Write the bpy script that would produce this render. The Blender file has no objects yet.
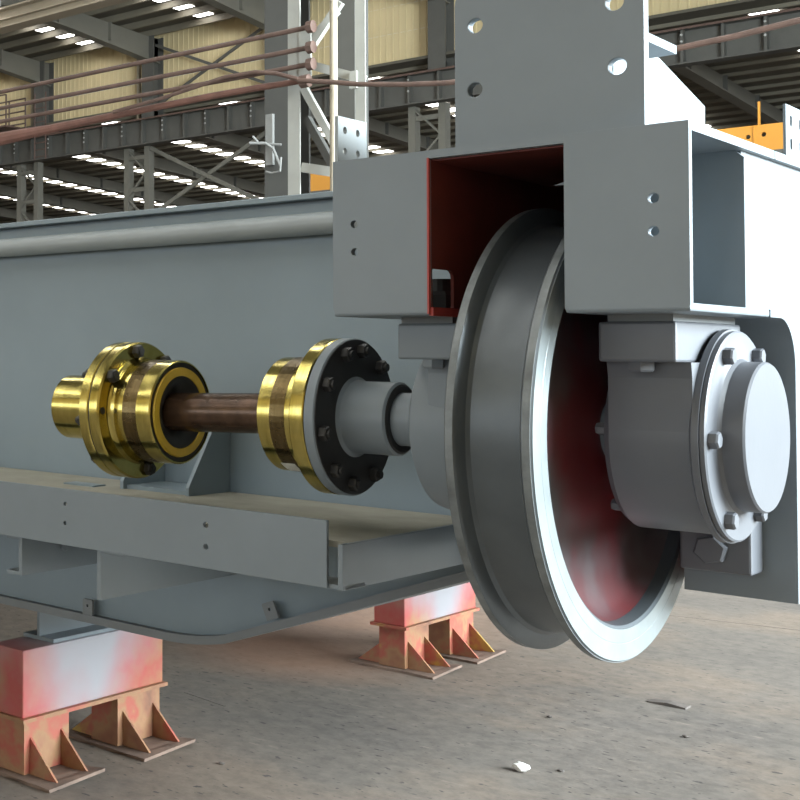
import bpy, bmesh, math, random
from mathutils import Vector, Matrix
random.seed(7)
S = bpy.context.scene
COL = S.collection
PI = math.pi

# ------------------------------------------------------------------ camera
cd = bpy.data.cameras.new('camera'); cam = bpy.data.objects.new('camera', cd); COL.objects.link(cam)
cd.sensor_width = 36; cd.sensor_fit = 'HORIZONTAL'
cd.lens = 1244.6664 * 36 / 800
cd.shift_x = (400 + 135.0966) / 800          # the photograph is a crop out of a wider picture
cd.shift_y = (312.3322 - 400) / 800
cd.clip_start = .05; cd.clip_end = 400
rt = Vector((.6408372, .7676263, .0088037)); dn = Vector((-.0170829, .0257246, -.9995231)); fw = Vector((-.7674867, .6403812, .0295986))
M3 = Matrix((rt, -dn, -fw)).transposed()
cam.matrix_world = Matrix.Translation((.906189, -2.283239, 1.332978)) @ M3.to_4x4()
S.camera = cam

# ------------------------------------------------------------------ world, lights, exposure
S.view_settings.view_transform = 'Standard'; S.view_settings.look = 'None'
S.view_settings.gamma = 1; S.view_settings.use_curve_mapping = False
S.view_settings.exposure = 0.0
w = bpy.data.worlds.new('world'); S.world = w; w.use_nodes = True
bg = w.node_tree.nodes['Background']; bg.inputs[0].default_value = (.80, .90, 1, 1); bg.inputs[1].default_value = 1.0

def area(name, loc, target, sx, sy, power, colr):
    l = bpy.data.lights.new(name, 'AREA'); l.shape = 'RECTANGLE'; l.size = sx; l.size_y = sy; l.energy = power; l.color = colr
    o = bpy.data.objects.new(name, l); COL.objects.link(o); o.location = loc
    o.rotation_euler = (Vector(target) - Vector(loc)).to_track_quat('-Z', 'Y').to_euler()
    return o
# daylight through the tall side window beyond the right end of the crane
area('side_window_daylight', (8.9, 6.8, 4.9), (0, 6.8, 4.9), 13, 5.4, 12500, (.84, .95, 1))
# daylight through the long window band behind the photographer
area('window_band_daylight', (-8, -17.9, 3.4), (-8, 0, 3.4), 40, 3.6, 1150, (.92, .97, 1))

# ------------------------------------------------------------------ helpers
W = {}
def tag(o, label=None, cat=None, group=None, kind=None):
    if label: o['label'] = label
    if cat: o['category'] = cat
    if group: o['group'] = group
    if kind: o['kind'] = kind
    return o
def thing(name, loc, label, cat, group=None, kind=None):
    o = bpy.data.objects.new(name, None); COL.objects.link(o); o.location = loc; o.empty_display_size = .05
    W[o.name] = Vector(loc)
    return tag(o, label, cat, group, kind)
def mk(name, vf, m, parent=None, smooth=0, bevel=0, label=None):
    V, F = vf
    V = [Vector(v) for v in V]
    lo = Vector([min(v[i] for v in V) for i in range(3)]); hi = Vector([max(v[i] for v in V) for i in range(3)])
    o0 = (lo + hi) / 2
    if parent is None: o0.z = lo.z
    me = bpy.data.meshes.new(name)
    me.from_pydata([v - o0 for v in V], [], F); me.update()
    bm = bmesh.new(); bm.from_mesh(me); bmesh.ops.recalc_face_normals(bm, faces=bm.faces); bm.to_mesh(me); bm.free()
    if smooth:
        for p in me.polygons: p.use_smooth = True
        me.set_sharp_from_angle(angle=math.radians(smooth))
    for q in (m if isinstance(m, (list, tuple)) else [m]): me.materials.append(q)
    o = bpy.data.objects.new(name, me); COL.objects.link(o)
    W[o.name] = o0
    if parent: o.parent = parent; o.location = o0 - W[parent.name]
    else: o.location = o0
    if bevel:
        b = o.modifiers.new('bevel', 'BEVEL'); b.width = bevel; b.segments = 2; b.limit_method = 'ANGLE'; b.angle_limit = math.radians(50)
    if label: o['label'] = label
    return o
def clone(o, delta, parent=None):
    c = o.copy(); COL.objects.link(c)
    W[c.name] = W[o.name] + Vector(delta)
    c.parent = parent
    c.location = W[c.name] - (W[parent.name] if parent else Vector())
    return c
def clone_tree(o, delta, parent=None):
    kids = list(o.children)
    c = clone(o, delta, parent)
    for k in kids: clone_tree(k, delta, c)
    return c
def join(*vfs):
    V = []; F = []
    for v, f in vfs:
        n = len(V); V += list(v); F += [tuple(i + n for i in q) for q in f]
    return V, F
def box(x0, x1, y0, y1, z0, z1):
    V = [(x, y, z) for z in (z0, z1) for y in (y0, y1) for x in (x0, x1)]
    return V, [(0, 2, 3, 1), (4, 5, 7, 6), (0, 1, 5, 4), (2, 6, 7, 3), (0, 4, 6, 2), (1, 3, 7, 5)]
def m3(axis, a, b, c):
    return {'X': (c, a, b), 'Y': (a, c, b), 'Z': (a, b, c)}[axis]
def prism(axis, poly, c0, c1):
    n = len(poly)
    V = [m3(axis, a, b, c0) for a, b in poly] + [m3(axis, a, b, c1) for a, b in poly]
    return V, [tuple(range(n)), tuple(range(2 * n - 1, n - 1, -1))] + [(i, (i + 1) % n, n + (i + 1) % n, n + i) for i in range(n)]
def circ(a, b, r, n=20): return [(a + r * math.cos(2 * PI * i / n), b + r * math.sin(2 * PI * i / n)) for i in range(n)]
def slot(a, b, r, h, n=16):
    return [(a + r * math.cos(2 * PI * i / n), b + r * math.sin(2 * PI * i / n) + (h if i < n / 2 else -h)) for i in range(n)]
def plate(axis, poly, holes, c0, c1):
    bm = bmesh.new(); ed = []; loops = []
    for lp in [poly] + holes:
        vs = [bm.verts.new((a, b, 0)) for a, b in lp]; loops.append(vs)
        for i in range(len(vs)): ed.append(bm.edges.new((vs[i], vs[(i + 1) % len(vs)])))
    bmesh.ops.triangle_fill(bm, use_beauty=True, use_dissolve=False, edges=ed, normal=(0, 0, 1))
    bm.verts.index_update(); n = len(bm.verts)
    P = [(v.co.x, v.co.y) for v in bm.verts]
    F0 = [tuple(v.index for v in f.verts) for f in bm.faces]
    V = [m3(axis, a, b, c0) for a, b in P] + [m3(axis, a, b, c1) for a, b in P]
    F = [f for f in F0] + [tuple(i + n for i in reversed(f)) for f in F0]
    for vs in loops:
        k = len(vs)
        for i in range(k):
            a, b = vs[i].index, vs[(i + 1) % k].index; F.append((a, b, b + n, a + n))
    bm.free(); return V, F
def rect(a0, a1, b0, b1): return [(a0, b0), (a1, b0), (a1, b1), (a0, b1)]
def rrect(a0, a1, b0, b1, rs, n=6):
    out = []
    for (ca, cb, t0), r in zip(((a0, b0, PI), (a1, b0, 1.5 * PI), (a1, b1, 0), (a0, b1, .5 * PI)), rs):
        if r <= 0: out.append((ca, cb)); continue
        x = ca + (r if ca == a0 else -r); y = cb + (r if cb == b0 else -r)
        out += [(x + r * math.cos(t0 + PI / 2 * i / n), y + r * math.sin(t0 + PI / 2 * i / n)) for i in range(n + 1)]
    return out
def lathe(prof, cy=0, cz=1.21, n=64, closed=False):
    """profile of (x, r) turned about the axle line"""
    V = []; F = []; k = len(prof)
    for x, r in prof:
        for j in range(n):
            t = 2 * PI * j / n; V.append((x, cy + r * math.cos(t), cz + r * math.sin(t)))
    for i in range(k if closed else k - 1):
        i2 = (i + 1) % k
        for j in range(n): F.append((i * n + j, i * n + (j + 1) % n, i2 * n + (j + 1) % n, i2 * n + j))
    if not closed:
        F.append(tuple(range(n))); F.append(tuple((k - 1) * n + j for j in range(n)))
    return V, F
def ring(x0, x1, r0, r1, n=64): return lathe([(x0, r0), (x0, r1), (x1, r1), (x1, r0)], n=n, closed=True)
def tube(pts, r, n=10, rs=None):
    P = [Vector(p) for p in pts]; V = []; F = []
    up = Vector((0, 0, 1))
    for i, p in enumerate(P):
        d = (P[min(i + 1, len(P) - 1)] - P[max(i - 1, 0)]).normalized()
        a = d.cross(up)
        if a.length < 1e-3: a = d.cross(Vector((0, 1, 0)))
        a.normalize(); b = a.cross(d)
        q = rs[i] if rs else r
        for j in range(n): t = 2 * PI * j / n; V.append(p + (a * math.cos(t) + b * math.sin(t)) * q)
    for i in range(len(P) - 1):
        for j in range(n): F.append((i * n + j, i * n + (j + 1) % n, (i + 1) * n + (j + 1) % n, (i + 1) * n + j))
    F.append(tuple(range(n))); F.append(tuple((len(P) - 1) * n + j for j in range(n)))
    return V, F
def bar(p, q, wd, ht, up=(0, 0, 1)):
    p = Vector(p); q = Vector(q); d = (q - p).normalized(); a = d.cross(Vector(up))
    if a.length < 1e-3: a = d.cross(Vector((0, 1, 0)))
    a.normalize(); b = a.cross(d)
    V = [e + a * sx * wd / 2 + b * sz * ht / 2 for e in (p, q) for sz in (-1, 1) for sx in (-1, 1)]
    return V, [(0, 1, 3, 2), (4, 6, 7, 5), (0, 4, 5, 1), (2, 3, 7, 6), (0, 2, 6, 4), (1, 5, 7, 3)]
def hexb(c, d, r, h, tip=0, tr=0):
    """hexagon head from c along unit axis d, with an optional stud tip"""
    c = Vector(c); d = Vector(d).normalized(); a = d.cross(Vector((0, 0, 1)))
    if a.length < .1: a = d.cross(Vector((0, 1, 0)))
    a.normalize(); b = d.cross(a)
    V = []; F = []
    lv = [(0, r), (h * .8, r), (h, r * .86)]
    for hh, rr in lv:
        for j in range(6): t = PI / 3 * j + .26; V.append(c + d * hh + (a * math.cos(t) + b * math.sin(t)) * rr)
    for i in range(2):
        for j in range(6): F.append((i * 6 + j, i * 6 + (j + 1) % 6, i * 6 + 6 + (j + 1) % 6, i * 6 + 6 + j))
    F += [tuple(range(6)), tuple(range(12, 18))]
    out = (V, F)
    if tip: out = join(out, tube([c + d * h * .5, c + d * (h + tip)], tr or r * .55, 10))
    return out
def ibeam_x(x0, x1, y, z0, z1, wf, tf, tw):
    return join(box(x0, x1, y - wf / 2, y + wf / 2, z0, z0 + tf), box(x0, x1, y - wf / 2, y + wf / 2, z1 - tf, z1), box(x0, x1, y - tw / 2, y + tw / 2, z0 + tf, z1 - tf))

# ------------------------------------------------------------------ materials
def nt(name):
    m = bpy.data.materials.new(name); m.use_nodes = True
    t = m.node_tree; return m, t, t.nodes['Principled BSDF']
def N(t, k, **kw):
    n = t.nodes.new(k)
    for a, b in kw.items(): setattr(n, a, b)
    return n
def ramp(t, fac, stops):
    r = N(t, 'ShaderNodeValToRGB'); e = r.color_ramp.elements
    while len(e) < len(stops): e.new(.5)
    for q, (p, c) in zip(e, stops): q.position = p; q.color = (*c, 1)
    t.links.new(fac, r.inputs[0]); return r.outputs[0]
def noise(t, scale, detail=3, rough=.55, stretch=None, obj=False):
    tc = N(t, 'ShaderNodeTexCoord'); n = N(t, 'ShaderNodeTexNoise')
    n.inputs['Scale'].default_value = scale; n.inputs['Detail'].default_value = detail; n.inputs['Roughness'].default_value = rough
    src = tc.outputs['Object']
    if not obj:
        g = N(t, 'ShaderNodeNewGeometry'); src = g.outputs['Position']
    if stretch:
        mp = N(t, 'ShaderNodeMapping'); mp.inputs['Scale'].default_value = stretch; t.links.new(src, mp.inputs[0]); src = mp.outputs[0]
    t.links.new(src, n.inputs['Vector']); return n.outputs['Fac']
def mat(name, c, rough=.5, metal=0, var=.12, scale=6, bump=0, bscale=60, spec=.5, stretch=None):
    m, t, b = nt(name)
    f = noise(t, scale, 4, .6, stretch)
    lo = tuple(x * (1 - var) for x in c); hi = tuple(min(1, x * (1 + var)) for x in c)
    t.links.new(ramp(t, f, [(.3, lo), (.7, hi)]), b.inputs['Base Color'])
    b.inputs['Roughness'].default_value = rough; b.inputs['Metallic'].default_value = metal; b.inputs['Specular IOR Level'].default_value = spec
    if bump:
        bp = N(t, 'ShaderNodeBump'); bp.inputs['Strength'].default_value = bump; bp.inputs['Distance'].default_value = .002
        t.links.new(noise(t, bscale, 2), bp.inputs['Height']); t.links.new(bp.outputs[0], b.inputs['Normal'])
    return m
def emit(name, c, s):
    m, t, b = nt(name)
    b.inputs['Base Color'].default_value = (*c, 1); b.inputs['Emission Color'].default_value = (*c, 1); b.inputs['Emission Strength'].default_value = s
    return m
GREY = mat('grey_paint', (.158, .186, .206), .42, var=.05, scale=5, bump=.06, bscale=90)
GREYB = mat('blue_grey_paint', (.190, .240, .272), .45, var=.06, scale=3, bump=.06, bscale=60)
GREYL = mat('pale_grey_paint', (.27, .30, .31), .4, var=.05, scale=5)
GREYD = mat('grey_primer', (.165, .18, .19), .5, var=.07, scale=7)
STEEL = mat('wheel_steel', (.088, .101, .110), .36, .35, var=.14, scale=9, bump=.05, bscale=140)
RIMFACE = mat('machined_rim', (.20, .225, .23), .4, .3, var=.1, scale=14, bump=.04, bscale=160)
EDGE = mat('worn_flange_edge', (.15, .165, .17), .45, .3, var=.3, scale=25, bump=.1, bscale=120)
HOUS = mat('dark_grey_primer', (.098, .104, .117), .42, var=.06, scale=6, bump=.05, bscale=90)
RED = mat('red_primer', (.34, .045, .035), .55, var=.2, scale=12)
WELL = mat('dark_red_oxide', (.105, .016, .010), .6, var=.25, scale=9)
BLACK = mat('black_oxide', (.018, .017, .016), .5, var=.3, scale=20)
DUST = mat('dusty_deck', (.30, .29, .24), .8, var=.14, scale=9, bump=.1, bscale=120)
RUSTR = mat('reddish_cable', (.15, .070, .052), .65, var=.2, scale=8)
RUST = mat('rusty_pipe', (.115, .070, .055), .6, var=.25, scale=8)
WHITEP = mat('white_frame_paint', (.36, .36, .33), .55, var=.08, scale=4)
CREAM = mat('cream_pipe', (.36, .31, .23), .5, var=.06, scale=4)
COLG = mat('column_grey', (.062, .062, .057), .6, var=.1, scale=1.5)
COLD = mat('column_dark', (.095, .093, .083), .65, var=.12, scale=1.5)
LATT = mat('lattice_grey', (.16, .155, .13), .6, var=.1, scale=2)
CLAD = mat('cream_cladding', (.66, .54, .31), .7, var=.06, scale=.5)
ROOF = mat('roof_sheet', (.115, .104, .078), .7, var=.15, scale=.6)
PURL = mat('purlin_steel', (.19, .172, .13), .6, var=.1, scale=.7)
RAFT = mat('rafter_grey', (.17, .162, .135), .6, var=.08, scale=.8)
YEL = mat('yellow_crane_paint', (.46, .20, .025), .5, var=.06, scale=2)
TAN = mat('tan_beam', (.30, .25, .18), .6, var=.08, scale=1)
SKY = emit('skylight_sheet', (1, .985, .95), 9.0)
PAPER = mat('paper_sticker', (.6, .6, .54), .7, var=.06, scale=80)
STONE = mat('white_stone', (.7, .68, .64), .8, var=.1, scale=40)
STRIP = mat('scrap_strip', (.10, .085, .075), .6, var=.3, scale=30)
PALE = mat('pale_bracket', (.21, .21, .20), .5, var=.1, scale=9)
GAL = mat('galvanised', (.48, .49, .48), .35, .5, var=.1, scale=20)

def brass_mat(name, c0, c1, rough):
    m, t, b = nt(name)
    f = noise(t, 14, 4, .6, (6, 1, 1))
    t.links.new(ramp(t, f, [(.3, c0), (.72, c1)]), b.inputs['Base Color'])
    b.inputs['Metallic'].default_value = 1; 
    t.links.new(ramp(t, noise(t, 30, 3), [(.3, (rough * .75,) * 3), (.8, (rough * 1.35,) * 3)]), b.inputs['Roughness'])
    return m
BRASS = brass_mat('oiled_gold_steel', (.40, .325, .085), (.60, .50, .17), .17)
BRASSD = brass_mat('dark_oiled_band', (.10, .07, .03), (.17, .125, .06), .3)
YRING = mat('yellow_seal', (.58, .40, .04), .4, var=.1, scale=30)
SHAFT = mat('oily_brown_shaft', (.085, .05, .032), .25, .55, var=.45, scale=22, bump=.15, bscale=70)

def stand_mat(name, stops, overspray):
    m, t, b = nt(name)
    col = ramp(t, noise(t, 4.2, 4, .6), stops)
    if overspray:      # pale girder paint drifted onto the middle of the upper box
        tc = N(t, 'ShaderNodeTexCoord'); sp = N(t, 'ShaderNodeSeparateXYZ'); t.links.new(tc.outputs['Object'], sp.inputs[0])
        ab = N(t, 'ShaderNodeMath', operation='ABSOLUTE'); t.links.new(sp.outputs['Y'], ab.inputs[0])
        wob = N(t, 'ShaderNodeMath', operation='MULTIPLY_ADD'); t.links.new(noise(t, 3, 3), wob.inputs[0]); wob.inputs[1].default_value = .5; t.links.new(ab.outputs[0], wob.inputs[2])
        zs = N(t, 'ShaderNodeMath', operation='MULTIPLY_ADD'); t.links.new(sp.outputs['Z'], zs.inputs[0]); zs.inputs[1].default_value = -.9; t.links.new(wob.outputs[0], zs.inputs[2])
        mr = N(t, 'ShaderNodeMapRange'); mr.interpolation_type = 'SMOOTHSTEP'
        for k, v in ((1, .27), (2, .66), (3, 1), (4, 0)): mr.inputs[k].default_value = v
        t.links.new(zs.outputs[0], mr.inputs[0])
        mx = N(t, 'ShaderNodeMix', data_type='RGBA'); t.links.new(mr.outputs[0], mx.inputs[0]); t.links.new(col, mx.inputs[6]); mx.inputs[7].default_value = (.27, .262, .28, 1); col = mx.outputs[2]
    t.links.new(col, b.inputs['Base Color']); b.inputs['Roughness'].default_value = .6
    return m
STANDU = stand_mat('stand_box_primer', [(.34, (.30, .15, .06)), (.44, (.32, .10, .06)), (.54, (.36, .055, .048)), (.7, (.34, .11, .08))], True)
STAND = stand_mat('stand_leg_primer', [(.30, (.12, .06, .035)), (.40, (.23, .10, .055)), (.48, (.27, .145, .07)), (.55, (.32, .075, .05)), (.60, (.30, .10, .06)), (.66, (.36, .23, .05))], False)
BASEP = mat('rusty_base_plate', (.15, .10, .075), .75, var=.3, scale=9)
def web_mat():
    m, t, b = nt('wheel_web_primer')
    c = ramp(t, noise(t, 4.5, 3, .5, None), [(.31, (.12, .02, .022)), (.42, (.095, .035, .038)), (.50, (.10, .072, .076)), (.70, (.15, .145, .15))])  # grey tones: overspray, plus reflections put into the colour
    # thicker red primer left around the hub
    tc = N(t, 'ShaderNodeTexCoord'); mp = N(t, 'ShaderNodeMapping'); mp.inputs['Scale'].default_value = (0, 1, 1); t.links.new(tc.outputs['Object'], mp.inputs[0])
    ln = N(t, 'ShaderNodeVectorMath', operation='LENGTH'); t.links.new(mp.outputs[0], ln.inputs[0])
    ad = N(t, 'ShaderNodeMath', operation='MULTIPLY_ADD'); t.links.new(noise(t, 9, 3), ad.inputs[0]); ad.inputs[1].default_value = .16; t.links.new(ln.outputs['Value'], ad.inputs[2])
    mr = N(t, 'ShaderNodeMapRange')
    for k, v in ((1, .20), (2, .29), (3, .65), (4, 0)): mr.inputs[k].default_value = v
    t.links.new(ad.outputs[0], mr.inputs[0])
    mx = N(t, 'ShaderNodeMix', data_type='RGBA'); t.links.new(mr.outputs[0], mx.inputs[0]); t.links.new(c, mx.inputs[6]); mx.inputs[7].default_value = (.22, .018, .022, 1); c = mx.outputs[2]
    t.links.new(c, b.inputs['Base Color']); b.inputs['Roughness'].default_value = .33; b.inputs['Metallic'].default_value = .25
    return m
WEB = web_mat()
def floor_mat():
    m, t, b = nt('concrete_floor')
    base = ramp(t, noise(t, .75, 5, .6), [(.34, (.096, .084, .074)), (.47, (.122, .104, .088)), (.57, (.150, .118, .092)), (.72, (.185, .148, .116))])
    fine = ramp(t, noise(t, 16, 6, .72), [(.34, (.70, .70, .70)), (.62, (1.08, 1.08, 1.08))])
    mx = N(t, 'ShaderNodeMix', data_type='RGBA', blend_type='MULTIPLY'); mx.inputs[0].default_value = 1
    t.links.new(base, mx.inputs[6]); t.links.new(fine, mx.inputs[7])
    scuff = ramp(t, noise(t, 5, 6, .75, (1, 3.5, 1)), [(.60, (0, 0, 0)), (.70, (.55, .55, .55))])
    m1 = N(t, 'ShaderNodeMix', data_type='RGBA'); t.links.new(scuff, m1.inputs[0]); t.links.new(mx.outputs[2], m1.inputs[6]); m1.inputs[7].default_value = (.235, .195, .16, 1)
    dark = ramp(t, noise(t, 24, 2, .5, (1, 1.8, 1)), [(.30, (1, 1, 1)), (.355, (0, 0, 0))])
    m2 = N(t, 'ShaderNodeMix', data_type='RGBA'); t.links.new(dark, m2.inputs[0]); t.links.new(m1.outputs[2], m2.inputs[6]); m2.inputs[7].default_value = (.035, .03, .027, 1)
    last = m2.outputs[2]
    # spilled orange primer on the concrete around the stands
    g = N(t, 'ShaderNodeNewGeometry')
    for (x, y, r) in ((-2.55, 3.75, 1.1), (-2.15, 2.75, .6)):
        v = N(t, 'ShaderNodeVectorMath', operation='DISTANCE'); v.inputs[1].default_value = (x, y, 0); t.links.new(g.outputs['Position'], v.inputs[0])
        mr = N(t, 'ShaderNodeMapRange'); mr.inputs[1].default_value = r * .35; mr.inputs[2].default_value = r; mr.inputs[3].default_value = .4; mr.inputs[4].default_value = 0
        t.links.new(v.outputs['Value'], mr.inputs[0])
        m4 = N(t, 'ShaderNodeMix', data_type='RGBA'); t.links.new(mr.outputs[0], m4.inputs[0]); t.links.new(last, m4.inputs[6]); m4.inputs[7].default_value = (.30, .14, .075, 1)
        last = m4.outputs[2]
    t.links.new(last, b.inputs['Base Color']); b.inputs['Roughness'].default_value = .7
    bp = N(t, 'ShaderNodeBump'); bp.inputs['Strength'].default_value = .15; bp.inputs['Distance'].default_value = .004
    t.links.new(noise(t, 40, 4, .7), bp.inputs['Height']); t.links.new(bp.outputs[0], b.inputs['Normal'])
    return m
FLOOR = floor_mat()

# ================================================================== the hall
BAY = [-56.2 + 5.055 * k for k in range(14)]               # column lines along the hall
BAY = [x for x in BAY if x < 9]
YR, YW = 32.3, 33.4                                         # runway line, cladding line
fl = tag(mk('floor', box(-60, 40, -40, 80, -.2, 0), FLOOR), kind='structure')
# joints cut into the concrete
for (p, q, wd) in (((-2.2, 4.85, 0), (.6, 5.5, 0), .009), ((-2.06, 1.84, 0), (-1.85, 1.80, 0), .006)):
    mk('floor_joint', bar(Vector(p) + Vector((0, 0, -.0015)), Vector(q) + Vector((0, 0, -.0015)), wd, .005), STRIP, fl)

def own_z(y): return 12.62 + .05 * (31 - y) if y > 6 else 12.62 + .05 * (19 + y)
def next_z(y): return 11.5 - .05 * y
ce = thing('ceiling', (-20, 6, 12.6), None, None, kind='structure')
for (ya, yb) in ((6, YW), (-18, 6)):
    za, zb = own_z(ya), own_z(yb)
    mk('roof_sheet', prism('X', [(ya, za), (yb, zb), (yb, zb + .08), (ya, za + .08)], -60, 9), ROOF, ce)
cn = thing('ceiling_next_bay', (-20, 50, 9), None, None, kind='structure')
mk('roof_sheet', prism('X', [(YR + .6, next_z(YR + .6)), (78, next_z(78)), (78, next_z(78) + .08), (YR + .6, next_z(YR + .6) + .08)], -60, 30), ROOF, cn)
# purlins and translucent roof panels, one strip of panels in each bay
pp = None
for k in range(50):
    y = YW - .55 - 1.07 * k
    if y < -17: break
    z = own_z(y) - .12
    if pp is None: pp = mk('purlin', box(-60, 9, y - .05, y + .05, z - .11, z + .11), PURL, ce); p0 = Vector((0, y, z))
    else: clone(pp, Vector((0, y, z)) - p0, ce)
pp = None
for k in range(40):
    y = 33.6 + 1.02 * k
    z = next_z(y) - .05
    if pp is None: pp = mk('purlin', box(-60, 30, y - .06, y + .06, z - .05, z + .05), PURL, cn); p0 = Vector((0, y, z))
    else: clone(pp, Vector((0, y, z)) - p0, cn)
sp = None
for k in range(12):
    y = YW - 1.085 - 1.07 * k
    for x in BAY[:-1]:
        x += 2.45
        if x > -13: continue
        p = Vector((x, y, own_z(y) - .03))
        if sp is None: sp = mk('skylight_panel', box(x - .29, x + .29, y - .36, y + .36, p.z - .01, p.z + .01), SKY, ce); s0 = p
        else: clone(sp, p - s0, ce)
sl = None
for x in BAY[:-1]:                                            # the rest of each strip, over the photographer
    x += 2.45
    for (y, h) in ((12, 6.2), (-8, 7)):
        p = Vector((x, y, own_z(y) - .36))
        v = prism('X', [(y - h, own_z(y - h) - .36), (y + h, own_z(y + h) - .36), (y + h, own_z(y + h) - .34), (y - h, own_z(y - h) - .34)], x - .42, x + .42)
        mk('skylight_strip', v, SKY, ce)
for k in range(26):
    y = 34.1 + 1.02 * k
    for x in BAY:
        x += 2.45
        p = Vector((x, y, next_z(y) - .03))
        if -44 < x < -2: clone(sp, p - s0, cn)
# rafters
for x in BAY:
    h = .62
    a = prism('X', [(6, own_z(6) - .24), (YW, own_z(YW) - .24), (YW, own_z(YW) - .24 - h - .22), (28.5, own_z(28.5) - .24 - h), (6, own_z(6) - .24 - h)], x - .05, x + .05)
    b = prism('X', [(6, own_z(6) - .24 - h), (28.5, own_z(28.5) - .24 - h), (YW, own_z(YW) - .46 - h), (YW, own_z(YW) - .5 - h), (28.5, own_z(28.5) - .28 - h), (6, own_z(6) - .28 - h)], x - .16, x + .16)
    r = mk('rafter', join(a, b), RAFT, ce)
    for y in (30.6, 28.0, 25.2):
        mk('stiffener', box(x - .16, x + .16, y - .03, y + .03, own_z(y) - .24 - h, own_z(y) - .24), RAFT, r)
    zz = lambda y: next_z(y) - .10
    v = join(prism('X', [(YR + .7, zz(YR + .7)), (60, zz(60)), (60, zz(60) - .45), (YR + .7, zz(YR + .7) - .45)], x - .05, x + .05),
             prism('X', [(YR + .7, zz(YR + .7) - .45), (60, zz(60) - .45), (60, zz(60) - .49), (YR + .7, zz(YR + .7) - .49)], x - .16, x + .16))
    r = mk('rafter', v, RAFT, cn)
    for y in (36.5, 39.5, 42.5, 45.5):
        mk('stiffener', box(x - .15, x + .15, y - .03, y + .03, zz(y) - .45, zz(y)), COLD, r)

# walls
wb = thing('wall_back', (-20, YW, 10), None, None, kind='structure')
def corr(x0, x1, z0, z1, y):
    n = int((x1 - x0) / .2); V = []; F = []
    for i in range(n + 1):
        x = x0 + (x1 - x0) * i / n
        for dx, dy in ((-.03, 0), (-.018, -.018), (.018, -.018), (.03, 0)):
            for z in (z0, z1): V.append((min(max(x + dx, x0), x1), y + dy, z))
    k = len(V) // 2
    for i in range(k - 1): F.append((2 * i, 2 * i + 2, 2 * i + 3, 2 * i + 1))
    o = len(V); V += [(x0, y + .06, z0), (x1, y + .06, z0), (x1, y + .06, z1), (x0, y + .06, z1)]; F.append((o, o + 1, o + 2, o + 3))
    return V, F
cp = None
for i, x in enumerate(BAY[:-1]):
    for (za, zb) in ((10.0, 10.88), (10.9, 11.70), (11.72, 12.62)):
        if cp is None or (zb - za, ) != cpz: cp = mk('cladding_panel', corr(x, BAY[i + 1], za, zb, YW), CLAD, wb); cpz = (zb - za,)
        else: mk('cladding_panel', corr(x, BAY[i + 1], za, zb, YW), CLAD, wb)
tag(mk('wall_far', box(-60, 30, 78, 78.2, 0, 8), COLD), kind='structure')
tag(mk('wall_left', box(-60.2, -60, -18, 78, 0, 14), ROOF), kind='structure')
wf = thing('wall_front', (-20, -18, 0), None, None, kind='structure')
mk('wall_sill', box(-60, 9, -18.2, -18, 0, 1.5), CLAD, wf); mk('wall_upper', box(-60, 9, -18.2, -18, 5.3, 12.7), CLAD, wf)
wr = thing('wall_right', (9, 10, 0), None, None, kind='structure')
mk('wall_pier', box(9, 9.2, -18, .3, 0, 13.8), CLAD, wr); mk('wall_pier', box(9, 9.2, 13.3, YW, 0, 13.8), CLAD, wr); mk('wall_lintel', box(9, 9.2, .3, 13.3, 7.6, 13.8), CLAD, wr); mk('wall_sill', box(9, 9.2, .3, 13.3, 0, 2.2), CLAD, wr)

# runway columns: lower lattice part and upper post
cols = [(-36.0, 'leftmost'), (-30.93, None), (-25.87, None), (-20.82, None), (-15.76, None), (-10.7, None)]
clab = {-30.93: 'dim grey lattice column under the runway beam beside the ladder', -25.87: 'dim grey lattice column under the runway beam left of the wide grey column',
        -15.76: 'dim grey lattice column under the runway beam, seen over the red wheel opening'}
for x, _ in cols:
    if x in (-36.0, -20.82, -10.7): continue
    t = thing('lattice_column', (x, YR, 0), clab[x], 'column', 'lattice columns under the runway')
    for s in (-1, 1): mk('post', join(box(x + s * .43 - .10, x + s * .43 + .10, YR - .15, YR + .15, 0, 8.35)), LATT, t)
    zs = [0 + .83 * k for k in range(11)]
    for k in range(10):
        a = -1 if k % 2 else 1
        mk('lattice_brace', bar((x - a * .4, YR - .1, zs[k]), (x + a * .4, YR - .1, min(8.3, zs[k + 1])), .05, .09, (0, 1, 0)), LATT, t)
    for z in (8.0, 6.9): mk('tie', box(x - .4, x + .4, YR - .12, YR - .04, z - .07, z + .07), LATT, t)
ulab = {-30.93: 'dark upper wall post between the cream cladding panels above the ladder', -25.87: 'dark upper wall post standing left of the crossed wall braces',
        -20.82: 'dark upper wall post hidden behind the wide grey column', -15.76: 'dark upper wall post between cream panels right of the white frame'}
for x, _ in cols:
    if x not in ulab: continue
    t = thing('wall_post', (x, YW - .45, 8.4), ulab[x], 'column', 'upper wall posts')
    mk('post_web', box(x - .05, x + .05, YW - .6, YW - .12, 9.4, 12.3), COLD, t)
    for y in (YW - .64, YW - .12): mk('post_flange', box(x - .25, x + .25, y, y + .05, 9.4, 12.3), COLD, t)
mk('downpipe', tube([(-26.55, YW - .25, 9.2), (-26.55, YW - .25, 12.0)], .07, 8), CREAM)
tag(bpy.data.objects['downpipe'], 'thin pale downpipe on the cream wall left of the crossed braces', 'pipe')
mk('downpipe', tube([(-31.6, YW - .25, 9.6), (-31.6, YW - .25, 12.0)], .07, 8), CREAM)
tag(bpy.data.objects['downpipe.001'], 'thin pale downpipe on the leftmost cream wall panel', 'pipe')

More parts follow.
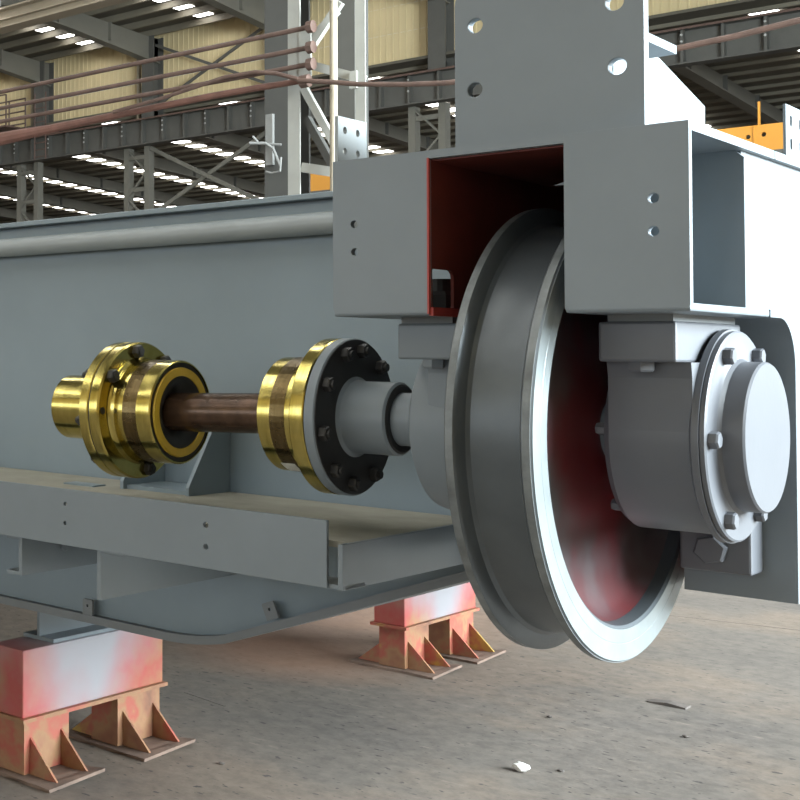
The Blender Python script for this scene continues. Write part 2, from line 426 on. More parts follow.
# crane runway beam along the hall
rb = thing('runway_beam', (-20, YR - .3, 8.37), 'long dark crane runway beam with bolted stiffeners below the cream wall', 'beam')
mk('beam_web', box(-58, 9, YR - .32, YR - .28, 8.40, 9.18), COLD, rb)
mk('top_flange', box(-58, 9, YR - .55, YR - .05, 9.18, 9.22), COLD, rb)
mk('bottom_flange', box(-58, 9, YR - .5, YR - .1, 8.36, 8.40), COLD, rb)
mk('crane_rail', box(-58, 9, YR - .34, YR - .26, 9.22, 9.29), RUST, rb)
mk('walkway_edge', box(-58, 9, YR - .62, YR - .58, 9.17, 9.22), RUST, rb)
mk('walkway_plate', box(-58, 9, YR - .05, YR + .9, 9.18, 9.21), COLD, rb)
st = bo = None
for k in range(37):
    x = -38 + .842 * k
    if st is None:
        st = mk('stiffener', box(x - .03, x + .03, YR - .5, YR - .32, 8.4, 9.18), COLD, rb); x0 = x
        bo = [mk('bolt', hexb((x, YR - .5, z), (0, -1, 0), .032, .03), GAL, rb) for z in (9.06, 8.9, 8.74)]
    else:
        clone(st, (x - x0, 0, 0), rb)
        if k % 2 == 0:
            for b_ in bo: clone(b_, (x - x0, 0, 0), rb)
# braces
def xbrace(name, xa, xb, y, z0, z1, m, label, r=.06):
    t = thing(name, ((xa + xb) / 2, y, z0), label, 'brace', 'crossed braces in the hall')
    mk('brace_rod', bar((xa, y, z0), (xb, y, z1), r, r * 1.6), m, t); mk('brace_rod', bar((xa, y - .12, z1), (xb, y - .12, z0), r, r * 1.6), m, t)
xbrace('cross_brace', -25.7, -21.2, YW - .3, 9.9, 12.0, COLD, 'dark crossed brace in front of the cream cladding panel')
xbrace('cross_brace', -25.3, -20.9, YR, 6.0, 8.27, LATT, 'grey crossed brace below the runway beam among the skylight rows', .08)

# ladder and rusty walkway rail at the far left
t = thing('wall_ladder', (-29.2, 31.0, 8.2), 'thin rusty ladder hanging at the runway beam end on the left', 'ladder')
for s in (-.26, .26): mk('stile', tube([(-29.25 + s, 31, 8.2), (-29.25 + s, 31, 10.6)], .028, 6), RUST, t)
for k in range(9): mk('rung', tube([(-29.5, 31, 8.3 + .25 * k), (-29.0, 31, 8.3 + .25 * k)], .02, 6), RUST, t)
t = thing('walkway_railing', (-31.5, 30.6, 9.4), 'rusty walkway with handrails at the left end of the runway', 'railing')
for y in (29.6, 30.6):
    for z in (9.5, 9.95, 10.4): mk('rail', tube([(-34.5, y, z), (-29.6, y, z)], .03, 6), RUST, t)
    for x in (-34, -32.8, -31.6, -30.4, -29.6): mk('rail_post', tube([(x, y, 9.3), (x, y, 10.4)], .03, 6), RUST, t)
mk('walkway_plank', box(-34.5, -29.6, 29.6, 30.6, 9.26, 9.32), RUST, t)

# overhead beam at the upper left and lamp
t = thing('crane_bridge_beam', (-30, 22, 9.9), 'tan overhead crane bridge beam crossing the top left corner', 'beam')
mk('side_plate', box(-44, -15, 21.98, 22.02, 10.05, 10.5), TAN, t); mk('bottom_flange', box(-44, -15, 21.75, 22.25, 10.0, 10.05), TAN, t); mk('top_flange', box(-44, -15, 21.75, 22.25, 10.5, 10.55), TAN, t)
mk('ledge', box(-44, -15, 21.84, 21.98, 10.24, 10.28), TAN, t)
t = thing('hall_lamp', (-22.55, 21.6, 10.55), 'white box shaped hall lamp at the top left edge', 'lamp')
mk('lamp_body', box(-22.9, -22.30, 21.45, 21.75, 10.58, 10.74), WHITEP, t); mk('lamp_lens', box(-22.85, -22.35, 21.48, 21.72, 10.56, 10.58), SKY, t)

# wide grey columns of the middle row and the small bracket on one of them
t = thing('steel_column', (-6.05, 9.0, 0), 'wide grey steel column left of the white post', 'column')
mk('front_flange', box(-6.22, -5.86, 8.97, 9.0, 0, 6.6), COLG, t); mk('column_web', box(-6.06, -6.02, 9.0, 9.2, 0, 6.6), COLG, t); mk('back_flange', box(-6.22, -5.86, 9.2, 9.23, 0, 6.6), COLG, t)
t = thing('steel_column', (-5.36, 9.0, 0), 'dark grey steel column behind the cream pipe', 'column')
mk('front_flange', box(-5.49, -5.24, 8.97, 9.0, 0, 6.6), COLD, t); mk('column_web', box(-5.38, -5.34, 9.0, 9.2, 0, 6.6), COLD, t); mk('back_flange', box(-5.49, -5.24, 9.2, 9.23, 0, 6.6), COLG, t)
t = thing('cable_bracket', (-6.08, 8.93, 3.2), 'pale bracket with bent arms fixed to the wide grey column', 'bracket')
mk('bracket_plate', box(-6.185, -6.105, 8.93, 8.968, 3.24, 3.76), PALE, t)
mk('bracket_arm', tube([(-6.30, 8.82, 3.47), (-6.16, 8.88, 3.46), (-6.08, 8.90, 3.40), (-6.0, 8.90, 3.22)], .015, 8), PALE, t)
mk('bracket_arm', tube([(-6.28, 8.85, 3.54), (-6.22, 8.88, 3.46), (-6.0, 8.92, 3.43)], .012, 8), PALE, t)
mk('hook', tube([(-6.16, 8.9, 3.17), (-6.1, 8.9, 3.15), (-6.0, 8.9, 3.16), (-5.99, 8.9, 3.3)], .011, 8), PALE, t)

# white lattice frame carrying the conductor pipes
t = thing('white_frame', (-4.5, 7.15, 0), 'white welded frame of posts and struts behind the crane', 'frame')
mk('post', box(-4.815, -4.705, 7.1, 7.115, 0, 4.9), WHITEP, t)
mk('post', box(-4.215, -4.13, 7.1, 7.115, 0, 4.9), WHITEP, t)
mk('pipe_plate', box(-4.705, -4.60, 7.09, 7.11, 3.58, 4.03), WHITEP, t)
mk('strut', bar((-4.64, 7.14, 3.86), (-4.36, 7.14, 4.2), .05, .06), WHITEP, t)
mk('strut', bar((-4.70, 7.2, 3.93), (-4.42, 7.2, 4.15), .05, .05), WHITEP, t)
mk('strut', bar((-4.61, 7.14, 3.72), (-4.16, 7.14, 3.53), .06, .07), WHITEP, t)
mk('strut', bar((-4.69, 7.12, 3.56), (-4.30, 7.12, 2.85), .045, .06), WHITEP, t)
mk('strut', bar((-4.70, 7.2, 3.30), (-4.42, 7.2, 2.80), .06, .06), COLG, t)
mk('strut', bar((-4.70, 7.14, 2.88), (-4.13, 7.14, 2.74), .06, .08), WHITEP, t)
mk('clamp', box(-4.25, -4.19, 7.07, 7.1, 3.46, 3.6), WHITEP, t)
tag(mk('cream_pipe', tube([(-4.355, 7.02, 0), (-4.355, 7.02, 4.9)], .03, 12), CREAM), 'slim vertical cream pipe between the two white posts', 'pipe')
for z, lb in ((3.994, 'topmost of the four rusty conductor pipes'), (3.826, 'second rusty conductor pipe from the top'), (3.688, 'third rusty conductor pipe from the top')):
    t = thing('conductor_pipe', (-9, 6.95, z), lb + ' ending at the white post', 'pipe', 'rusty conductor pipes')
    mk('pipe', tube([(-13, 6.95, z), (-4.53, 6.95, z)], .021, 10), RUST, t)
    mk('end_flange', tube([(-4.54, 6.95, z), (-4.49, 6.95, z)], .052, 8), RUST, t)
t = thing('cable_bundle', (-9, 6.98, 3.5), 'thick reddish brown cable bundle sagging below the conductor pipes', 'cable')
pts = [(-13, 6.98, 3.40), (-9, 6.98, 3.49), (-8.06, 6.98, 3.515), (-7.37, 6.98, 3.53), (-6.39, 6.98, 3.556), (-5.51, 6.98, 3.575), (-5.02, 6.98, 3.577), (-4.64, 6.98, 3.57)]
mk('cable_run', tube(pts, .03, 10, [.10, .085, .07, .045, .032, .03, .028, .024]), RUSTR, t)
mk('end_flange', tube([(-4.6, 6.95, 3.556), (-4.53, 6.95, 3.556)], .055, 8), RUST, t)
mk('loop', tube([(-6.5, 6.9, 3.57), (-6.0, 6.9, 3.61), (-5.6, 6.9, 3.66), (-5.3, 6.9, 3.70), (-5.0, 6.9, 3.695), (-4.8, 6.9, 3.65), (-4.6, 6.9, 3.57)], .018, 8), RUST, t)
cb = mk('sagging_cable', tube([(-4.6, 6.9, 3.56), (-4.29, 6.9, 3.495), (-4.08, 6.9, 3.446), (-3.71, 6.9, 3.385), (-3.41, 6.9, 3.348), (-2.64, 6.9, 3.297), (-2.0, 6.9, 3.325), (-1.57, 6.9, 3.351), (-1.25, 6.9, 3.385), (-.4, 6.9, 3.5)], .02, 10), RUST)
tag(cb, 'thin brown cable running right from the white post past the bracket', 'cable')

# yellow crane girders in the back
t = thing('yellow_crane_girder', (-5.0, 20, 4.4), 'yellow crane girder with bolt holes visible at the right edge', 'girder')
mk('side_plate', plate('Y', rect(-6.6, -3.2, 4.42, 4.83), [circ(-4.75, 4.68, .035, 10), circ(-4.95, 4.665, .035, 10)], 20, 20.05), YEL, t)
mk('bottom_flange', box(-6.6, -3.2, 19.9, 20.4, 4.36, 4.42), COLG, t); mk('top_flange', box(-6.6, -3.2, 20.05, 20.4, 4.79, 4.83), YEL, t)
mk('splice_plate', box(-4.88, -4.865, 19.985, 20.0, 4.42, 4.83), YEL, t); mk('end_leg', box(-6.5, -6.2, 20.05, 20.35, 0, 4.36), COLG, t)
for x in (-5.9, -4.83): mk('rail_stub', bar((x, 20.1, 4.8), (x, 20.1, 5.2), .028, .028), YEL, t)
t = thing('yellow_crane_girder', (-7.4, 12, 3.3), 'short orange yellow girder end low behind the white frame', 'girder')
mk('side_plate', plate('Y', rect(-7.75, -7.1, 3.36, 3.6), [circ(-7.2, 3.52, .018, 8)], 12, 12.04), YEL, t); mk('end_plate', box(-7.14, -7.1, 12.04, 12.3, 3.36, 3.6), YEL, t); mk('end_leg', box(-7.7, -7.5, 12.05, 12.25, 0, 3.36), COLG, t)
mk('bottom_flange', box(-7.75, -7.1, 11.96, 12.3, 3.32, 3.36), COLG, t)

# ================================================================== main girder of the crane
def girder(y0, y1, xl, label, simple=False):
    t = thing('main_girder', (-3, (y0 + y1) / 2, .58), label, 'girder', 'crane bridge girders')
    xe = -.215
    def curve(dz):
        pts = [(xl, .597 + dz), (-1.16, .597 + dz)]
        for k in range(9):   # bend from flat to the rising end
            a = k / 8; s0 = .0; s1 = .405
            th = s0 + (s1 - s0) * a
            pts.append((-1.12 + .30 * (math.sin(th) / math.sin(s1)) * .62, .597 + dz + .30 * (1 - math.cos(th))))
        x_, z_ = pts[-1]
        pts.append((xe, z_ + (xe - x_) * .408))
        return pts
    lo = curve(-.022); hi = curve(0)
    mk('bottom_flange', prism('Y', lo + hi[::-1], y0 - .022, y1 + .022), GREYD, t, smooth=30)
    for y in (y0, y1 - .01):
        mk('web_plate', prism('Y', hi + [(xe, 1.70), (xl, 1.70)], y, y + .01), GREYB, t)
    mk('top_flange', box(xl, xe, y0 - .04, y1 + .04, 1.70, 1.714), GREYB, t, bevel=.002)
    mk('rail_strip', box(xl, xe, y0 - .018, y0, 1.655, 1.69), GREYB, t)
    if not simple:
        for (x, z, an) in ((-1.37, .622, 0), (-.80, .706, .39)):
            ca, sa = math.cos(an), math.sin(an)
            rot = lambda P: [(x + a * ca - b * sa, z + a * sa + b * ca) for a, b in P]
            mk('lifting_tab', plate('Y', rot(rrect(-.017, .017, -.022, .02, (0, 0, .004, .004), 3)), [rot(circ(0, .003, .004, 8))], y0 - .03, y0 - .022), GREYD, t)
    return t
g1 = girder(.462, 1.40, -9, 'long blue-grey main girder behind the gold couplings')
g2 = girder(2.72, 3.68, -9, 'second main girder hidden behind the first one', True)
tag(mk('conduit_pipe', tube([(-9, .425, 1.640), (-.24, .425, 1.640)], .027, 24), GREYL, smooth=60), 'grey conduit pipe running along the top of the main girder', 'pipe')

# drive platform fixed to the girder web
pf = thing('drive_platform', (-.9, .15, .79), 'grey steel drive platform bracketed to the girder under the couplings', 'platform')
XL = -4.0
mk('front_channel', plate('Y', rect(XL, -.322, .898, 1.0235), [circ(-.956, .990, .0045, 10), circ(-.956, .947, .0045, 10), circ(-.585, .985, .006, 12), circ(-.585, .941, .006, 12)], -.14, -.132), GREY, pf, bevel=.001)
mk('channel_lip', box(XL, -.29, -.132, -.06, .898, .906), GREY, pf)
mk('deck_plate', box(XL, -.30, -.09, .458, .968, .98), DUST, pf)
mk('end_angle', box(-.30, -.29, -.14, .458, .898, .982), GREY, pf, bevel=.001)
# channel brackets below
br = mk('support_bracket', join(box(-1.110, -1.10, -.125, .455, .808, .898), box(-1.148, -1.110, -.125, .455, .808, .816), box(-1.148, -1.110, -.125, .455, .89, .898)), GREY, pf)
mk('support_bracket', join(prism('X', [(-.13, .898), (.455, .898), (.455, .79), (-.13, .789)], -.872, -.862), box(-.862, -.795, -.13, .455, .892, .898)), GREY, pf)
for x in (-1.75, -2.4): clone(br, (x + 1.1, 0, 0), pf)
mk('bracket_bolt', hexb((-1.098, .02, .862), (1, 0, 0), .011, .008), GREY, pf)
mk('bracket_bolt', hexb((-1.098, .26, .862), (1, 0, 0), .011, .008), GREY, pf)
# triangular gussets on the deck
for x in (-.935, -1.135, -1.9):
    mk('gusset', prism('X', [(.285, .98), (.46, .98), (.46, 1.22), (.445, 1.22), (.285, 1.0)], x - .005, x + .005), GREYB, pf)
mk('foot_plate', box(-1.13, -.945, .30, .455, .98, .990), GREYB, pf)
mk('foot_plate', box(-1.30, -1.20, .25, .30, .98, .984), GREYB, pf)

# ================================================================== end carriage
ec = thing('end_carriage', (.05, 1.6, .93), 'grey welded end carriage box holding the large crane wheel', 'carriage')
ZT, ZB = 1.6626, 1.396
XLc, XRc = -.2175, .3155
mk('end_plate', plate('Y', rrect(XLc, -.052, ZB + .004, ZT, (.012, .004, 0, 0)), [circ(-.179, 1.552, .0065, 12), circ(-.178, 1.505, .0065, 12)], -.30, -.288), GREY, ec, bevel=.002)
mk('end_plate', plate('Y', rrect(.153, XRc, ZB + .004, ZT, (.004, .006, 0, 0)), [circ(.271, 1.557, .0075, 12), circ(.271, 1.510, .0075, 12)], -.30, -.288), GREY, ec, bevel=.002)
mk('top_flange', box(XLc, XRc, -.288, .100, ZT - .013, ZT), GREY, ec)
mk('header_strip', box(-.052, .153, -.30, -.288, ZT - .013, ZT), GREY, ec)
mk('top_flange', box(XLc, XRc, .104, 4.2, ZT - .013, ZT), GREY, ec)
def bent(x0, x1):
    out = [(.068, ZB), (.12, ZB)]; inn = [(.068, ZB + .012), (.12, ZB + .012)]
    for k in range(1, 11):
        a = PI / 2 * k / 10
        out.append((.12 + .08 * math.sin(a), ZB - .08 + .08 * math.cos(a))); inn.append((.12 + .092 * math.sin(a), ZB - .08 + .092 * math.cos(a)))
    out.append((.2, .93)); inn.append((.212, .93))
    return prism('X', out + inn[::-1], x0, x1)
for (a, b) in ((XLc, -.052), (.153, XRc)):
    mk('bottom_flange', box(a, b, -.298, .064, ZB, ZB + .012), GREY, ec, bevel=.003)
    mk('bent_plate', bent(a, b), GREY, ec, smooth=30)
    mk('base_plate', box(a, b, .212, 4.2, .93, .942), GREY, ec)
# wheel well, red primer inside
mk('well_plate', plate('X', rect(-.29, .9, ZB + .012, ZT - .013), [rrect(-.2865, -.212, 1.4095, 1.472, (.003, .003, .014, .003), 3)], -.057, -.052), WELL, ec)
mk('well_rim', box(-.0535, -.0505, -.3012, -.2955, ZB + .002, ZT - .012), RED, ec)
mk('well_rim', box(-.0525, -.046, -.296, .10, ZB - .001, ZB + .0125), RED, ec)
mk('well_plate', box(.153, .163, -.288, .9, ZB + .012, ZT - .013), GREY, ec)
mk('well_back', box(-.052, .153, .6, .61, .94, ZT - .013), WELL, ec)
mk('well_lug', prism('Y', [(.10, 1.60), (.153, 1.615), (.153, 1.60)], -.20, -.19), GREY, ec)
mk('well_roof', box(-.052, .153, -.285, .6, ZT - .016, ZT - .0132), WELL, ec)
for s in (0, 1):
    X0, X1 = ((.163, .3125), (-.2145, -.062))[s]
    cut = .012
    if s == 0: mk('diaphragm', prism('Y', [(X0, ZB + .012), (X1, ZB + .012), (X1, ZT - .013 - cut), (X1 - cut, ZT - .013), (X0, ZT - .013)], -.045, -.035), GREY, ec)
    xo = (.296, -.21)[s]
    pr = [(-.035, ZB + .012), (.12, ZB + .012)] + [(.12 + .092 * math.sin(PI / 2 * k / 10), ZB - .08 + .092 * math.cos(PI / 2 * k / 10)) for k in range(1, 11)] + [(.212, .942), (4.2, .942), (4.2, ZT - .013), (-.035, ZT - .013)]
    if s: pr = [(.212, .942), (4.2, .942), (4.2, ZT - .013), (.212, ZT - .013)]
    mk('outer_web', prism('X', pr, xo, xo + .01), GREY, ec)
    xi = (.153, -.062)[s]
    mk('inner_web', box(xi, xi + .01, .212, 4.2, .942, ZB + .012), RED, ec)
# mounting plate with gusset and shelf, welded on top
mp = mk('mounting_plate', plate('Y', rrect(-.022, .252, ZT, 1.93, (0, 0, .035, .035)), [circ(.011, 1.859, .0115, 20), circ(.010, 1.756, .0115, 20), circ(.216, 1.759, .0125, 20), circ(.213, 1.855, .0125, 20)], -.27, -.252), GREY, ec, bevel=.0015)
mk('gusset', prism('X', [(-.252, ZT), (.153, ZT), (.153, 1.757), (-.062, 1.806), (-.252, 1.806)], .193, .205), GREY, mp)
mk('gusset', prism('X', [(-.252, ZT), (.153, ZT), (.153, 1.757), (-.062, 1.806), (-.252, 1.806)], .025, .037), GREY, mp)
mk('shelf_plate', box(-.02, .25, -.252, -.130, 1.793, 1.806), GREY, mp)
mk('connection_plate', plate('X', rect(-.294, -.197, ZT, 1.742), [circ(-.271, 1.719, .0065, 12), circ(-.228, 1.719, .0065, 12), circ(-.271, 1.683, .0065, 12), circ(-.228, 1.683, .0065, 12)], -.2170, -.2110), GREYL, ec, label='small upright plate with four holes')
mk('connection_plate', plate('X', rect(.228, .42, ZT, 1.758), [slot(.258, 1.732, .006, .004), slot(.258, 1.693, .006, .004), slot(.312, 1.732, .006, .004), slot(.312, 1.693, .006, .004)], .296, .30), GREY, ec, label='upright plate with slotted holes at the right edge')

# ================================================================== crane wheel
wh = thing('crane_wheel', (.0625, 0, .835), 'large grey double-flanged steel crane wheel hanging under the carriage', 'wheel')
cx = .0625
rim = [(.006, .372), (.009, .375), (.020, .375), (.023, .371), (.028, .350), (.033, .344), (.040, .342), (.100, .342), (.107, .344), (.112, .350), (.117, .371), (.120, .375), (.132, .375), (.135, .372),
       (.135, .322), (.132, .317), (.108, .312), (.030, .312), (.010, .317), (.006, .322)]
mk('rim', lathe(rim, n=128, closed=True), STEEL, wh, smooth=25)
for xa in (.0085, .121): mk('flange_edge', ring(xa, xa + .0115, .3740, .3755, 128), EDGE, wh)
mk('rim_face', lathe([(.1345, .3225), (.1345, .3722), (.1354, .3722), (.1354, .3455), (.1351, .345), (.1351, .3445), (.1354, .344), (.1354, .3225)], n=128, closed=True), RIMFACE, wh, label='pale machined rim face')
wb_ = [(.114, .313), (.100, .305), (.090, .285), (.084, .24), (.084, .18), (.090, .12), (.100, .080), (.110, .064), (.110, .05), (.020, .05), (.020, .064), (.032, .080), (.044, .12), (.055, .18), (.055, .24), (.050, .285), (.040, .305), (.025, .313)]
mk('web_disc', lathe(wb_, n=96, closed=True), WEB, wh, smooth=35, label='red primed dished wheel web')
ax = thing('wheel_axle', (0, 0, 1.16), 'short grey axle stub between the black flange hub and the wheel bearing', 'axle')
mk('axle_shaft', lathe([(-.26, .046), (-.255, .05), (.16, .05), (.16, .03)], n=40), GREY, ax, smooth=30)

# ================================================================== bearing housings
def housing(name, lab, right):
    t = thing(name, (.214 if right else -.103, 0, .96), lab, 'bearing housing', 'wheel bearing housings')
    X = (lambda x: x) if right else (lambda x: .112 - x)
    d = 1 if right else -1
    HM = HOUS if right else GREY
    def bx(x0, x1, *r): a, b = sorted((X(x0), X(x1))); return box(a, b, *r)
    body = [(.151, .06), (.151, .148), (.160, .155), (.268, .155), (.274, .166), (.283, .166), (.284, .06)]
    if not right: body = [(.135, .06), (.135, .148), (.145, .155), (.255, .160), (.268, .156), (.280, .135), (.286, .10), (.290, .05)]
    mk('body', lathe([(X(x), r) for x, r in body], n=72), HM, t, smooth=32)
    mk('mounting_pad', bx(.162, .267, -.2, .10, 1.324, 1.385), HM, t, bevel=.004)
    mk('shim_plate', bx(.174, .262, -.195, .09, 1.385, ZB), GREYD, t)
    a, b = sorted((X(.160), X(.2738))) if right else sorted((X(.160), X(.235)))
    mk('saddle', prism('X', [(-.160, 1.324), (-.1555, 1.30), (-.1545, 1.215), (-.10, 1.20), (.1, 1.20), (.1, 1.324)], a, b), HM, t)
    mk('pad_bolt', hexb((X(.214), -.178, 1.324), (0, 0, -1), .0185, .015), HM, t)
    mk('foot_flange', bx(.165, .268, .138, .2, .975, 1.10), HM, t, bevel=.004)
    mk('foot_web', bx(.175, .262, .05, .16, 1.06, 1.30), HM, t)
    mk('foot_bolt', hexb((X(.212), .138, 1.012), (0, -1, 0), .025, .014), HM, t)
    for k in range(6):   # inner cover bolts towards the wheel
        th = PI / 3 * k - .06
        mk('inner_bolt', hexb((X(.152 if right else .137), .138 * math.cos(th), 1.21 + .138 * math.sin(th)), (-d, 0, 0), .010, .015), HM, t)
    if right:
        cv = mk('end_cover', lathe([(.284, .163), (.290, .163), (.292, .160), (.292, .127), (.294, .120), (.299, .1155), (.325, .1155), (.328, .113), (.328, .002)], n=72), HM, t, smooth=32)
        for k in range(6):
            th = PI / 2 + PI / 6 - PI / 3 * k
            mk('cover_bolt', hexb((.292, .143 * math.cos(th), 1.21 + .143 * math.sin(th)), (1, 0, 0), .0135, .013), HM, cv)
    return t
housing('bearing_housing', 'grey cylindrical bearing housing with bolted round end cover right of the wheel', True)
housing('bearing_housing', 'grey bearing housing left of the wheel where the axle stub enters', False)
t = thing('anchor_bolt', (-.12, -.117, ZB + .012), 'black stud and nut seen through the cut-out in the red plate', 'bolt')
mk('nut', hexb((-.12, -.122, ZB + .014), (0, 0, 1), .034, .032), BLACK, t); mk('stud', tube([(-.12, -.117, ZB + .03), (-.12, -.117, ZB + .068)], .019, 14), BLACK, t); mk('washer', tube([(-.12, -.117, ZB + .0121), (-.12, -.117, ZB + .016)], .036, 20), BLACK, t)

# ================================================================== couplings and shaft
def bolts(x, d, r, n, ph, rb, h, tip, m, parent, skip=()):
    for k in range(n):
        if k in skip: continue
        th = ph + 2 * PI * k / n
        mk('flange_bolt', hexb((x, r * math.cos(th), 1.21 + r * math.sin(th)), (d, 0, 0), rb, h, tip), m, parent)
c1 = thing('gear_coupling', (-.9, 0, 1.057), 'gold flanged gear coupling with yellow seal at the left end of the shaft', 'coupling', 'gear couplings')
mk('hub', lathe([(-1.06, .045), (-1.06, .071), (-1.056, .0745), (-.90, .0745), (-.90, .05)], n=56), BRASS, c1, smooth=30)
mk('flange_half', lathe([(-.908, .06), (-.908, .150), (-.905, .1535), (-.884, .1535), (-.882, .151), (-.882, .06)], n=72), BRASS, c1, smooth=30)
mk('flange_half', lathe([(-.879, .06), (-.879, .151), (-.877, .1535), (-.856, .1535), (-.852, .150), (-.852, .06)], n=72), BRASS, c1, smooth=30)
mk('flange_gasket', ring(-.882, -.879, .08, .1505), BLACK, c1)
sl1 = mk('sleeve', lathe([(-.852, .08), (-.852, .121), (-.849, .117), (-.843, .1142), (-.838, .1135), (-.748, .1135), (-.745, .111), (-.745, .1085), (-.752, .1085), (-.752, .08), (-.83, .079)], n=72), BRASS, c1, smooth=30)
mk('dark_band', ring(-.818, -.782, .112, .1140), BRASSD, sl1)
mk('black_groove', ring(-.752, -.748, .0985, .1085), BLACK, c1)
mk('seal_ring', lathe([(-.750, .078), (-.744, .080), (-.744, .097), (-.750, .099)], n=72, closed=True), YRING, c1, smooth=40)
mk('bore_ring', lathe([(-.765, .042), (-.752, .060), (-.745, .074), (-.746, .079), (-.77, .079), (-.77, .042)], n=64, closed=True), BLACK, c1, smooth=40)
bolts(-.852, 1, .134, 8, PI / 2 + .16, .0155, .014, .003, BLACK, c1, skip=(2, 3))
bolts(-.908, -1, .134, 8, PI / 2 + .16, .0145, .012, .008, BLACK, c1)
mk('bolt_hole_disc', tube([(-.853, -.138 * math.cos(.05), 1.212), (-.8505, -.138 * math.cos(.05), 1.212)], .008, 12), BLACK, c1)  # black disc put in for the dark of an empty bolt hole
sh = thing('drive_shaft', (-.61, 0, 1.168), 'oily brown drive shaft joining the two couplings', 'shaft')
mk('shaft_body', lathe([(-.775, .02), (-.775, .042), (-.47, .042), (-.47, .02)], n=40), SHAFT, sh, smooth=30)
c1.location.z -= .009; sh.location.z -= .0045; sh.rotation_euler.y = -.03      # the shaft line drops a little to the left
c2 = thing('gear_coupling', (-.37, 0, 1.057), 'gear coupling with gold sleeve and black bolted face beside the wheel', 'coupling', 'gear couplings')
sl2 = mk('sleeve', lathe([(-.489, .044), (-.489, .108), (-.485, .1145), (-.405, .1145), (-.400, .12), (-.396, .126), (-.392, .08)], n=72), BRASS, c2, smooth=30)
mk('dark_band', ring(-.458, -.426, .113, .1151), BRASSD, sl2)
mk('flange_half', lathe([(-.394, .05), (-.394, .149), (-.391, .1525), (-.366, .1525), (-.364, .151), (-.364, .05)], n=72), BRASS, c2, smooth=30)
mk('flange_ring', lathe([(-.363, .05), (-.363, .150), (-.361, .1525), (-.343, .1525), (-.341, .1505), (-.341, .05)], n=72), GREY, c2, smooth=30)
mk('black_face', ring(-.3415, -.3395, .066, .1495), BLACK, c2)
mk('hub', lathe([(-.345, .05), (-.3395, .078), (-.334, .072), (-.322, .0695), (-.252, .0695), (-.248, .066), (-.248, .05)], n=56), GREY, c2, smooth=35)
mk('hub_end', lathe([(-.2485, .051), (-.2485, .066), (-.2455, .062), (-.2455, .051)], n=48, closed=True), BLACK, c2)
for a in (48, 83, 110, 150, 192, 230, 262, 298, 340, 15): mk('flange_bolt', hexb((-.3395, .129 * math.cos(math.radians(a)), 1.21 + .129 * math.sin(math.radians(a))), (1, 0, 0), .0145, .014, .005), BLACK, c2)
V = []; F = []
for i in range(9):
    th = math.radians(254 - 2.4 * i)
    for x in (-.462, -.432): V.append((x, .1157 * math.cos(th), 1.21 + .1157 * math.sin(th))); V.append((x, .1153 * math.cos(th), 1.21 + .1153 * math.sin(th)))
for i in range(8): F.append((4 * i, 4 * i + 2, 4 * i + 6, 4 * i + 4)); F.append((4 * i + 1, 4 * i + 5, 4 * i + 7, 4 * i + 3))
mk('paper_label', (V, F), PAPER, c2, label='small pale paper sticker')

# ================================================================== support stands
def stand(dx, dy, label, ln=.707):
    t = thing('support_stand', (-1.9 + dx, .96 + dy, 0), label, 'stand', 'painted support stands')
    x0, x1, y0, y1 = -1.90 + dx, -1.765 + dx, .598 + dy, .598 + ln + dy
    b = .19
    mk('beam_box', box(x0, x1, y0, y1, b, .40), STANDU, t, bevel=.004)
    mk('flange_strip', box(x0 - .012, x1 + .012, y0 - .010, y1 + .012, b - .012, b), STAND, t)
    for (ya, yb) in ((y0 + .015, y0 + .225), (y1 - .235, y1 - .008)):
        mk('leg', box(x0 + .015, x1 - .008, ya, yb, .012, b - .012), STAND, t)
        # base plate with slightly bent cut edge
        V = []; F = []; n = 8
        for i in range(n + 1):
            a = i / n; xx = x0 - .11 + (x1 + .125 - x0 + .11) * a
            for (yy, bend) in ((ya - .03, 0), (yb + .022, .012)):
                for z in (0, .010): V.append((xx, yy + random.uniform(-.004, .004), z + (bend * max(0, a - .8) * 5)))
        for i in range(n):
            k = 4 * i; F += [(k, k + 4, k + 6, k + 2), (k + 1, k + 3, k + 7, k + 5), (k, k + 1, k + 5, k + 4), (k + 2, k + 6, k + 7, k + 3)]
        F += [(0, 2, 3, 1), (4 * n, 4 * n + 1, 4 * n + 3, 4 * n + 2)]
        mk('base_plate', (V, F), BASEP, t)
        for yg in (ya + .03, yb - .035):
            mk('gusset', prism('Y', [(x1 - .008, .011), (x1 + .105, .011), (x1 - .008, .125)], yg - .004, yg + .004), STAND, t)
            mk('gusset', prism('Y', [(x0 + .015, .011), (x0 - .095, .011), (x0 + .015, .105)], yg - .004, yg + .004), STAND, t)
    return t
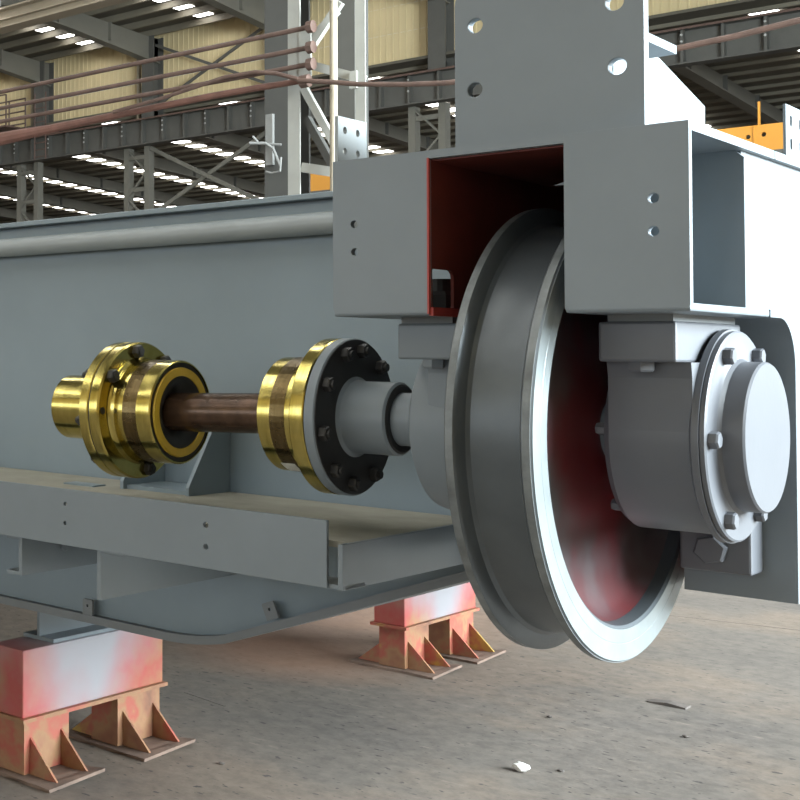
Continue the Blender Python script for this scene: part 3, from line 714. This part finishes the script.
stand(0, 0, 'orange and red primed steel stand with whitish overspray at the lower left')
stand(.10, 2.22, 'red and yellow primed steel stand seen below the girder left of the wheel', .655)
for (dx, dy, lb) in ((0, 0, 'short grey beam packing between the front girder and the lower left stand'), (.10, 2.22, 'short grey beam packing under the rear girder')):
    t = thing('packing_beam', (-1.84 + dx, .97 + dy, .40), lb, 'beam', 'packing beams on the stands')
    mk('beam_web', box(-1.845 + dx, -1.835 + dx, .75 + dy, 1.28 + dy, .412, .571), GREY, t)
    mk('bottom_flange', box(-1.905 + dx, -1.775 + dx, .75 + dy, 1.28 + dy, .40, .412), GREY, t); mk('top_flange', box(-1.905 + dx, -1.775 + dx, .75 + dy, 1.28 + dy, .571, .583), GREY, t)

# ================================================================== things lying on the floor
def rock(c, r, seed):
    rd = random.Random(seed); bm = bmesh.new(); bmesh.ops.create_icosphere(bm, subdivisions=2, radius=1)
    for v in bm.verts: v.co = Vector((v.co.x * r[0], v.co.y * r[1], v.co.z * r[2])) * rd.uniform(.75, 1.15)
    lo = min(v.co.z for v in bm.verts)
    vf = ([(v.co.x + c[0], v.co.y + c[1], v.co.z - lo + c[2]) for v in bm.verts], [tuple(q.index for q in f.verts) for f in bm.faces]); bm.free(); return vf
tag(mk('stone_chip', rock((-.83, 1.92, 0), (.026, .020, .015), 3), STONE), 'small white stone chip on the concrete at the bottom centre', 'stone')
tag(mk('metal_strip', prism('Y', [(-.87, 0), (-.74, 0), (-.74, .006), (-.80, .012), (-.87, .004)], 3.14, 3.20), STRIP), 'thin dark scrap strip lying on the concrete at the lower right', 'scrap')
for k, (x, y, lb) in enumerate(((-1.02, 2.62, 'dark crumb of grit lying on the concrete below the wheel'), (-.75, 2.02, 'dark crumb of grit lying just right of the white stone chip'),
                             (-.62, 2.75, 'dark crumb of grit lying in front of the scrap strip'), (-1.47, 1.22, 'dark crumb of grit on the concrete right of the lower left stand'))):
    tag(mk('grit_crumb', rock((x, y, 0), (.011, .009, .004), 20 + k), STRIP), lb, 'grit', 'grit crumbs on the floor')
